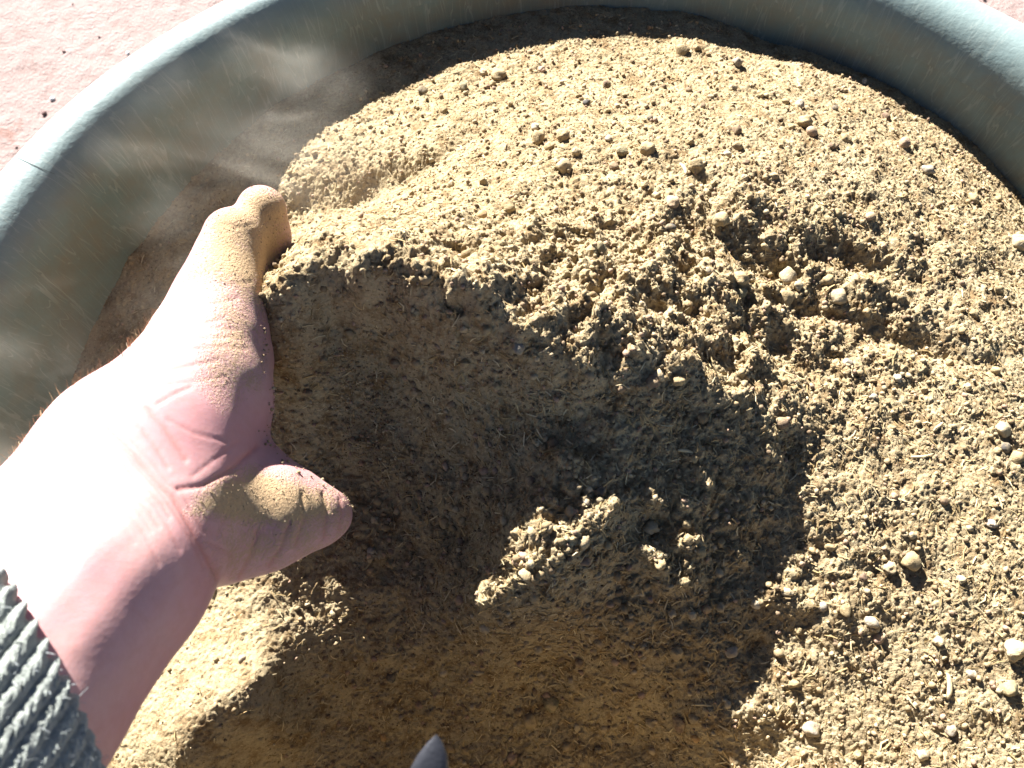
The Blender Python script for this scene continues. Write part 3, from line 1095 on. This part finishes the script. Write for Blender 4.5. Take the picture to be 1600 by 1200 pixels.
# loose wool fibres on the cuff
g = np.random.default_rng(77)
n_f = 7000
fi = g.integers(0, NL * 0.75, n_f), g.integers(0, nth, n_f)
fp = SV[fi] - np.array(person.location)
fo = SV[fi] - (ax0 + axd * uu[fi][:, None])
fo /= np.linalg.norm(fo, axis=1, keepdims=True)
dirs = fo * 0.8 + g.normal(0, 0.7, (n_f, 3)) - axd * 0.25
dirs /= np.linalg.norm(dirs, axis=1, keepdims=True)
sd_ = np.cross(dirs, g.normal(size=(n_f, 3)))
sd_ /= np.linalg.norm(sd_, axis=1, keepdims=True)
fl = 0.0008 + 0.0026 * g.random(n_f) ** 2.5
vv = np.stack([fp - sd_ * 0.00007, fp + sd_ * 0.00007, fp + dirs * fl[:, None] + sd_ * 0.00004, fp + dirs * fl[:, None] - sd_ * 0.00004], 1)
fuzz = mesh_np('wool_fuzz', vv.reshape(-1, 3), np.arange(4 * n_f).reshape(-1, 4), plain('wool_fibre', (0.30, 0.32, 0.315), 0.9), False, sleeve)
fuzz['kind'] = 'stuff'

# ------------------------------------------------------------------ pebbles and clods
COLS = {'tan': (0.35, 0.26, 0.135), 'pale tan': (0.47, 0.38, 0.24), 'white': (0.50, 0.43, 0.32), 'grey': (0.33, 0.285, 0.225), 'dark grey': (0.105, 0.092, 0.078),
        'pink': (0.40, 0.265, 0.185), 'brown': (0.20, 0.13, 0.085), 'olive': (0.24, 0.205, 0.115), 'orange': (0.42, 0.25, 0.105)}
PMAT = {k: pebble_material('pebble_' + k.replace(' ', '_'), c, 0.9 if k in ('tan', 'pale tan', 'olive') else 0.7) for k, c in COLS.items()}


def ico2():
    v = [tuple(p) for p in ICO_V]
    f = [tuple(q) for q in ICO_F]
    for _ in range(2):
        cache, nf = {}, []

        def mid(a, b):
            k = (min(a, b), max(a, b))
            if k not in cache:
                m = (np.array(v[a]) + np.array(v[b])) / 2
                v.append(tuple(m / np.linalg.norm(m)))
                cache[k] = len(v) - 1
            return cache[k]
        for a, b, c in f:
            x_, y_, z_ = mid(a, b), mid(b, c), mid(c, a)
            nf += [(a, x_, z_), (b, y_, x_), (c, z_, y_), (x_, y_, z_)]
        f = nf
    return np.array(v), np.array(f)


I2V, I2F = ico2()


def pebble_shape(seed, lumpy):
    g = np.random.default_rng(seed)
    v = I2V.copy()
    d = np.ones(len(v))
    for _ in range(7):
        k = g.normal(size=3) * (1.6 if not lumpy else 3.0)
        d += (0.055 if not lumpy else 0.075) * np.sin(v @ k + g.uniform(0, 6.3))
    for _ in range(5):                       # flattened facets
        k = g.normal(size=3)
        k /= np.linalg.norm(k)
        h = g.uniform(0.72, 0.92)
        q = v @ k * d
        d = np.where(q > h, d * (h + 0.25 * (q - h)) / np.maximum(q, 1e-6), d)
    if lumpy:
        d += g.normal(0, 0.035, len(v))
    return v * d[:, None]


SHAPES = [pebble_shape(100 + i, i >= 4) for i in range(9)]
PMESH = {}


def pebble(name, pos, size, colour, shape, rot, mat=None):
    key = (colour, shape)
    if key not in PMESH:
        o = mesh_np(name, SHAPES[shape], I2F, PMAT[colour], True)
        PMESH[key] = o.data
    else:
        o = link(bpy.data.objects.new(name, PMESH[key]))
    o.location = pos
    o.scale = size
    o.rotation_euler = rot
    return o


# pixel x, y, width, colour (height/width ratio, tilt optional)
STONES = [
    (1066, 82, 20, 'tan'), (1152, 100, 18, 'grey'), (780, 120, 24, 'tan'), (756, 116, 14, 'pale tan'), (662, 144, 18, 'dark grey'), (694, 174, 14, 'tan'), (724, 138, 14, 'olive'),
    (846, 110, 14, 'pink'), (948, 134, 16, 'brown'), (916, 162, 14, 'dark grey'), (1016, 186, 12, 'dark grey'), (836, 200, 14, 'white'), (840, 219, 24, 'tan'), (880, 216, 22, 'tan'),
    (860, 231, 18, 'tan'), (900, 240, 16, 'pale tan'), (950, 218, 12, 'white'), (972, 240, 24, 'olive'), (1012, 236, 26, 'tan'), (960, 262, 18, 'brown'), (880, 264, 30, 'pale tan'),
    (794, 326, 24, 'tan'), (752, 338, 20, 'orange'), (1050, 318, 24, 'pink'), (1046, 360, 18, 'dark grey'), (1126, 344, 26, 'tan'), (1088, 260, 24, 'tan'), (934, 388, 24, 'olive'),
    (922, 360, 16, 'tan'), (1156, 436, 26, 'tan'), (1136, 242, 14, 'white'), (1144, 140, 14, 'pale tan'), (1076, 142, 12, 'brown'), (1152, 230, 16, 'tan'), (1150, 204, 16, 'brown'),
    (1249, 165, 16, 'white'), (1257, 194, 26, 'tan'), (1267, 208, 20, 'pink'), (1298, 230, 14, 'brown'), (1321, 219, 16, 'tan'), (1412, 226, 22, 'pink'), (1446, 268, 20, 'grey'),
    (1519, 313, 18, 'tan'), (1590, 381, 28, 'pale tan'), (1384, 184, 16, 'brown'), (1304, 171, 12, 'dark grey'), (1349, 129, 10, 'white'), (1097, 167, 10, 'brown'), (1229, 437, 28, 'pale tan'),
    (1292, 439, 20, 'tan'), (1307, 334, 14, 'tan'), (1358, 339, 16, 'pink'), (1105, 424, 14, 'grey'), (1306, 464, 26, 'pale tan'), (1222, 467, 30, 'tan'), (1155, 458, 20, 'olive'),
    (1246, 448, 18, 'pale tan'),
    (760, 512, 22, 'tan'), (810, 542, 20, 'grey'), (754, 548, 10, 'pale tan'), (1018, 596, 24, 'brown'), (1020, 534, 16, 'tan'), (1058, 594, 24, 'tan'), (916, 786, 16, 'grey'),
    (830, 752, 18, 'brown'), (936, 768, 18, 'dark grey'), (1014, 824, 24, 'pale tan'), (948, 852, 18, 'tan'), (1114, 802, 18, 'pale tan'), (1072, 818, 16, 'tan'), (1076, 844, 18, 'tan'),
    (1126, 768, 14, 'tan'), (1164, 730, 14, 'dark grey'), (822, 896, 20, 'pale tan'), (696, 816, 18, 'tan'), (724, 812, 16, 'tan'), (836, 688, 12, 'tan'), (1030, 880, 20, 'tan'), (1094, 860, 18, 'olive'),
    (1056, 1018, 24, 'tan'), (828, 1124, 26, 'tan'), (906, 1032, 18, 'brown'), (862, 1096, 26, 'olive'), (844, 1054, 18, 'pale tan'), (962, 1032, 14, 'pink'), (952, 942, 14, 'pink'),
    (1068, 908, 18, 'olive'), (1180, 942, 18, 'white'), (1142, 1018, 22, 'grey'), (1064, 1128, 22, 'brown'), (1086, 1122, 18, 'tan'), (1004, 1084, 14, 'pink'), (800, 1184, 18, 'pink'),
    (612, 1056, 18, 'dark grey'), (706, 996, 14, 'tan'), (964, 1108, 16, 'tan'), (1018, 1128, 16, 'pale tan'), (598, 1150, 14, 'orange'), (1088, 1152, 16, 'orange'), (936, 1172, 14, 'dark grey'),
    (1215, 661, 24, 'brown'), (1420, 875, 32, 'tan'), (1388, 886, 22, 'pale tan'), (1268, 1139, 28, 'grey'), (1582, 1013, 32, 'pale tan'), (1574, 1075, 26, 'olive'), (1569, 700, 20, 'dark grey'),
    (1585, 717, 22, 'tan'), (1566, 672, 24, 'pale tan'), (1484, 1141, 20, 'grey'), (1372, 997, 18, 'pink'), (1319, 952, 22, 'tan'), (1361, 973, 22, 'white'), (1247, 984, 16, 'tan'),
    (1284, 947, 18, 'grey'), (1204, 840, 16, 'tan'), (1399, 592, 18, 'white'), (1324, 570, 16, 'grey'), (1364, 621, 12, 'grey'), (1473, 781, 16, 'brown'), (1137, 1101, 14, 'pale tan'),
    (1239, 1067, 16, 'tan'), (1548, 819, 16, 'grey'), (1215, 901, 12, 'dark grey'), (1228, 925, 16, 'pale tan'), (1518, 1053, 14, 'grey'), (1396, 776, 14, 'pink'), (1500, 905, 16, 'pale tan'),
    (1340, 1180, 16, 'tan'), (1440, 1180, 18, 'pale tan'), (590, 700, 10, 'brown'), (640, 850, 14, 'brown'), (610, 880, 16, 'tan'), (580, 860, 14, 'grey'), (380, 1030, 12, 'grey'),
    (618, 566, 20, 'brown'), (548, 520, 18, 'tan'), (480, 612, 16, 'brown'), (505, 560, 14, 'tan'), (726, 566, 16, 'tan'), (775, 602, 14, 'tan')]


def zone(px, py):
    if px < 480:
        return 'in the sunlit soil under the wrist'
    if 735 < px < 905 and 790 < py < 960:
        return 'on the small sunlit patch in the hollow'
    if py < 275 and px < 1235:
        return 'on the sunlit mound below the far rim'
    if py < 420 and px >= 1235:
        return 'on the sunlit mound beside the right rim'
    if px < 1010 and py < 600:
        return 'on the crest above the hollow'
    if py < 640 and px >= 1010:
        return 'in the rough lumpy soil right of the crest'
    if px < 1240 - max(0, (py - 800)) * 0.33:
        return 'in the shaded hollow'
    return 'on the bright slope right of the hollow'


ORD = ['first', 'second', 'third', 'fourth', 'fifth', 'sixth', 'seventh', 'eighth', 'ninth', 'tenth', 'eleventh', 'twelfth']
recs = []
g = np.random.default_rng(5)
for (px, py, w, col) in STONES:
    p = hit_soil(px, py)
    dep = (p - camp) @ fwd
    r = 0.5 * w * dep / F * 0.98
    nrm = soil_normal(p[0], p[1])
    shape = int(g.integers(4, 9)) if col in ('tan', 'pale tan', 'olive') else int(g.integers(0, 6))
    sx, sy, sz_ = g.uniform(0.85, 1.15), g.uniform(0.8, 1.05), g.uniform(0.68, 0.92)
    o = pebble('soil_clod' if col in ('tan', 'pale tan', 'olive') else 'pebble', p + nrm * r * 0.32, (r * sx, r * sy, r * sz_), col, shape, tuple(g.uniform(-0.5, 0.5, 2)) + (g.uniform(0, 6.28),))
    size = 'large' if w >= 24 else 'middling' if w >= 17 else 'small'
    recs.append((o, size, col, o.name.split('.')[0].replace('soil_', ''), zone(px, py), px))
sets = {}
for r_ in recs:
    sets.setdefault(r_[1:5], []).append(r_)
for (size, col, noun, zn), rs in sets.items():
    rs.sort(key=lambda q: q[5])
    for i, r_ in enumerate(rs):
        lab = '%s %s %s %s' % (size, col, noun, zn)
        if len(rs) == 2:
            lab += ', ' + ('left' if i == 0 else 'right') + ' of two'
        elif len(rs) > 2:
            lab += ', ' + ('leftmost of %d' % len(rs) if i == 0 else '%s from left' % ORD[i] if i < len(rs) - 1 else 'rightmost of %d' % len(rs))
        tag(r_[0], lab, noun, 'clods and pebbles lying in the soil')

# many tiny alike clods, seen as little lumps of about ten pixels
x, y, z, px, py = visible_points(2600, 61, lambda a, b: np.clip(0.12 + 0.5 * ((a > 1000) & (b > 250)) + 0.2 * ((b < 320) & (a > 600)), 0, 1) * (a > 540) * (a < 1600) * (b < 1200) * (b > 60))
g = np.random.default_rng(62)
n_t = min(80, len(x))
for i in range(n_t):
    r = g.uniform(5.0, 7.5) * 0.34 / F
    col = ['tan', 'tan', 'pale tan', 'tan', 'brown'][int(g.integers(0, 5))]
    p = np.array([x[i], y[i], z[i]])
    o = pebble('soil_clod', p + soil_normal(x[i], y[i]) * r * 0.3, tuple(r * g.uniform(0.75, 1.15, 3)), col, int(g.integers(3, 9)), tuple(g.uniform(0, 6.28, 3)))
    tag(o, 'tiny %s crumb %s, among many' % (col, zone(px[i], py[i])), 'clod', 'tiny crumbs ' + zone(px[i], py[i]))

# single longer straws: pixel x, y, length, angle in the picture, label
STRAWS = [
    (834, 614, 24, 10, 'thin straw lying flat on the shaded face below the crest'), (882, 644, 30, 65, 'long upright straw on the shaded face below the crest'),
    (918, 610, 14, 35, 'short tan straw under the right end of the crest'), (864, 1072, 28, 30, 'long slanting straw low in the shaded hollow'),
    (844, 1088, 18, 8, 'short flat straw beside the olive clod in the hollow'), (1096, 1102, 30, 2, 'hair-thin level straw at the lower right of the hollow'),
    (658, 908, 20, 85, 'upright straw in the dark soil right of the thumb'), (726, 1122, 14, 40, 'short straw near the bottom of the hollow'),
    (1495, 307, 20, -60, 'pale straw on the mound near the right rim'), (1067, 266, 26, -72, 'pale papery husk standing on the mound'),
    (1199, 394, 20, -10, 'short pale straw in the dark gap right of the crest'), (1159, 182, 18, 15, 'thin white straw on the mound below the far rim'),
    (1465, 667, 20, 40, 'short thick white straw on the bright slope'), (1479, 1072, 36, 82, 'pale thick stick on the bright slope at lower right'),
    (1440, 712, 40, 12, 'long tan stalk half sunk in the bright slope'), (1365, 815, 26, -84, 'upright tan stalk on the middle of the bright slope'),
    (1300, 812, 16, -4, 'small white splinter on the bright slope'), (1070, 705, 24, -12, 'bright pale flake at the right edge of the hollow'),
    (1475, 1012, 22, -18, 'pale splinter on the lower bright slope')]
M_STRAW1 = plain('straw_single', (0.50, 0.40, 0.23), 0.7)
for (px, py, L, an_, lab) in STRAWS:
    p = hit_soil(px, py)
    dep = (p - camp) @ fwd
    n_ = soil_normal(p[0], p[1])
    d3 = rgt * math.cos(math.radians(an_)) + upv * math.sin(math.radians(an_))
    d3 = d3 - (d3 @ n_) * n_
    d3 /= np.linalg.norm(d3)
    s3 = np.cross(n_, d3)
    length = L * dep / F * 1.05
    wd_ = max(length * 0.11, 0.00035) if 'thick' not in lab and 'flake' not in lab and 'husk' not in lab else length * 0.24
    vs, K, NS = [], 6, 6
    bow = rng.uniform(-0.12, 0.12) * length
    for i in range(NS):
        t = i / (NS - 1) - 0.5
        c = d3 * length * t + s3 * bow * (1 - 4 * t * t) + n_ * (wd_ * 0.45)
        wr = wd_ * 0.5 * (1 - 0.55 * abs(2 * t) ** 3)
        for k in range(K):
            a = 2 * math.pi * k / K
            vs.append(c + s3 * wr * math.cos(a) + n_ * wr * 0.55 * math.sin(a))
    fs = np.array([[i * K + k, i * K + (k + 1) % K, (i + 1) * K + (k + 1) % K, (i + 1) * K + k] for i in range(NS - 1) for k in range(K)])
    o = mesh_np('straw', np.array(vs), [fs, np.array([list(range(K))[::-1]]), np.array([[(NS - 1) * K + k for k in range(K)]])], M_STRAW1)
    o.location = p
    tag(o, lab, 'straw', 'loose straws in the soil')

# grains trickling from the handful
g = np.random.default_rng(91)
n_g = 420
gt = g.random(n_g)
gpx = 520 + 95 * gt + g.normal(0, 26, n_g) + 20 * np.sin(gt * 5)
gpy = 545 + 200 * gt + g.normal(0, 10, n_g)
gp = []
for a, b in zip(gpx, gpy):
    q = hit_soil(a, b)
    v = q - camp
    gp.append(camp + v * (1 - g.uniform(0.004, 0.03)))
o = crumbs('falling_grains', np.array(gp), 0.0003 + 0.0005 * g.random(n_g) ** 2, 92)
tag(o, 'dark grains of soil trickling down from the handful', 'soil grains', kind='stuff')

# ------------------------------------------------------------------ stones on the ground outside the tub
M_DARK = pebble_material('ground_stone_dark', (0.15, 0.085, 0.075), 0.0)
M_WHITE = pebble_material('ground_stone_white', (0.75, 0.72, 0.70), 0.0)
for i, (px, py, w, m, lab) in enumerate([
        (136, 145, 11, M_DARK, 'dark stone on the sand nearest the tub rim'), (69, 178, 12, M_DARK, 'dark brown stone on the sand beside a white chip'),
        (92, 181, 15, M_WHITE, 'larger white chip on the sand beside a dark stone'), (82, 155, 12, M_WHITE, 'dull white chip on the sand above the larger chip'),
        (200, 84, 9, M_WHITE, 'small white chip on the sand close to the rim'), (100, 81, 7, M_DARK, 'small dark stone in the middle of the sand'),
        (155, 58, 6, M_DARK, 'tiny dark stone on the sand above the white chip'), (114, 7, 6, M_DARK, 'tiny dark stone at the top edge of the sand'),
        (26, 231, 7, M_DARK, 'tiny dark stone on the sand low by the left edge'), (329, 17, 7, M_DARK, 'tiny brown stone on the sand near the top of the rim'),
        (1538, 0, 9, M_DARK, 'dark stone on the sand right of the tub'), (1560, 20, 7, M_DARK, 'tiny dark stone on the sand in the far right corner')]):
    p = at_z(px, py, GROUND_Z)
    r = 0.36 * w * ((p - camp) @ fwd) / F
    o = mesh_np('ground_stone', SHAPES[i % 4], I2F, m, True)
    o.location = p + np.array([0, 0, r * 0.3])
    o.scale = (r, r * 0.8, r * 0.6)
    o.rotation_euler = (0.2, 0.1, i * 1.3)
    tag(o, lab, 'stone', 'stones on the sandy ground')

# ------------------------------------------------------------------ strap tip at the bottom edge, close to the lens
tipc = [((682, 1148), 1), ((680, 1160), 12), ((676, 1180), 24), ((669, 1210), 33), ((660, 1260), 37), ((648, 1340), 38)]
sv_, K = [], 12
for (q, wpx) in tipc:
    c = at_depth(q[0], q[1], 0.165)
    w = wpx * 0.165 / F
    for k in range(K):
        a = 2 * math.pi * k / K
        sv_.append(c + rgt * w * math.cos(a) - fwd * w * 0.42 * math.copysign(abs(math.sin(a)) ** 0.7, math.sin(a)))
sfq = np.array([[i * K + k, i * K + (k + 1) % K, (i + 1) * K + (k + 1) % K, (i + 1) * K + k] for i in range(len(tipc) - 1) for k in range(K)])
M_STRAP = plain('strap_webbing', (0.020, 0.021, 0.026), 0.5, 0.4)
strap = mesh_np('strap_tip', np.array(sv_), [sfq, np.array([[(len(tipc) - 1) * K + k for k in range(K)]])], M_STRAP)
tag(strap, 'blurred dark grey pointed strap end poking in at the bottom edge', 'strap')

# ------------------------------------------------------------------ dust hanging in the air
def dust_cloud(centre, radii, dens, seed, label, stretch):
    v = I2V * np.array(radii) * 1.0
    M = Mat('dust_air')
    M.t.nodes.remove(M.b)
    tc = M.n('ShaderNodeTexCoord').outputs['Object']
    p = M.pos()
    mp = M.n('ShaderNodeMapping')
    mp.inputs['Location'].default_value = (seed * 1.7, seed * 0.9, seed)
    mp.inputs['Rotation'].default_value = (0.3, 0.2, stretch)
    mp.inputs['Scale'].default_value = (15, 30, 24)
    M.l(p, mp.inputs['Vector'])
    n1 = M.noise(mp.outputs[0], 1.0, 4, 0.55, 0.9)
    wis = M.ramp(n1, [(0.48, 0.02), (0.58, 0.22), (0.70, 1.0)])
    sc = M.n('ShaderNodeVectorMath', operation='DIVIDE')
    M.l(tc, sc.inputs[0])
    sc.inputs[1].default_value = radii
    ln_ = M.n('ShaderNodeVectorMath', operation='LENGTH')
    M.l(sc.outputs[0], ln_.inputs[0])
    fall = M.ramp(ln_.outputs['Value'], [(0.15, 1.0), (0.95, 0.0)])
    d = M.math('MULTIPLY', M.math('MULTIPLY', wis, fall), dens)
    vol = M.n('ShaderNodeVolumePrincipled')
    vol.inputs['Color'].default_value = (0.93, 0.88, 0.76, 1)
    vol.inputs['Anisotropy'].default_value = 0.2
    M.l(d, vol.inputs['Density'])
    M.l(vol.outputs[0], M.out.inputs['Volume'])
    o = mesh_np('dust_cloud', v, I2F, M.m, True)
    o.location = centre
    tag(o, label, 'dust', kind='stuff')
    return o


dust_cloud(at_depth(400, 225, .375), (0.085, 0.080, 0.045), 17.0, 1, 'pale dust drifting along the inside of the tub above the finger', 0.6)
dust_cloud(at_depth(95, 605, .31), (0.060, 0.060, 0.035), 20.0, 2, 'pale dust curling up beside the wrist', 0.9)
dust_cloud(at_depth(285, 400, .345), (0.045, 0.050, 0.022), 12.0, 3, 'thin dust over the shaded soil behind the hand', 0.8)
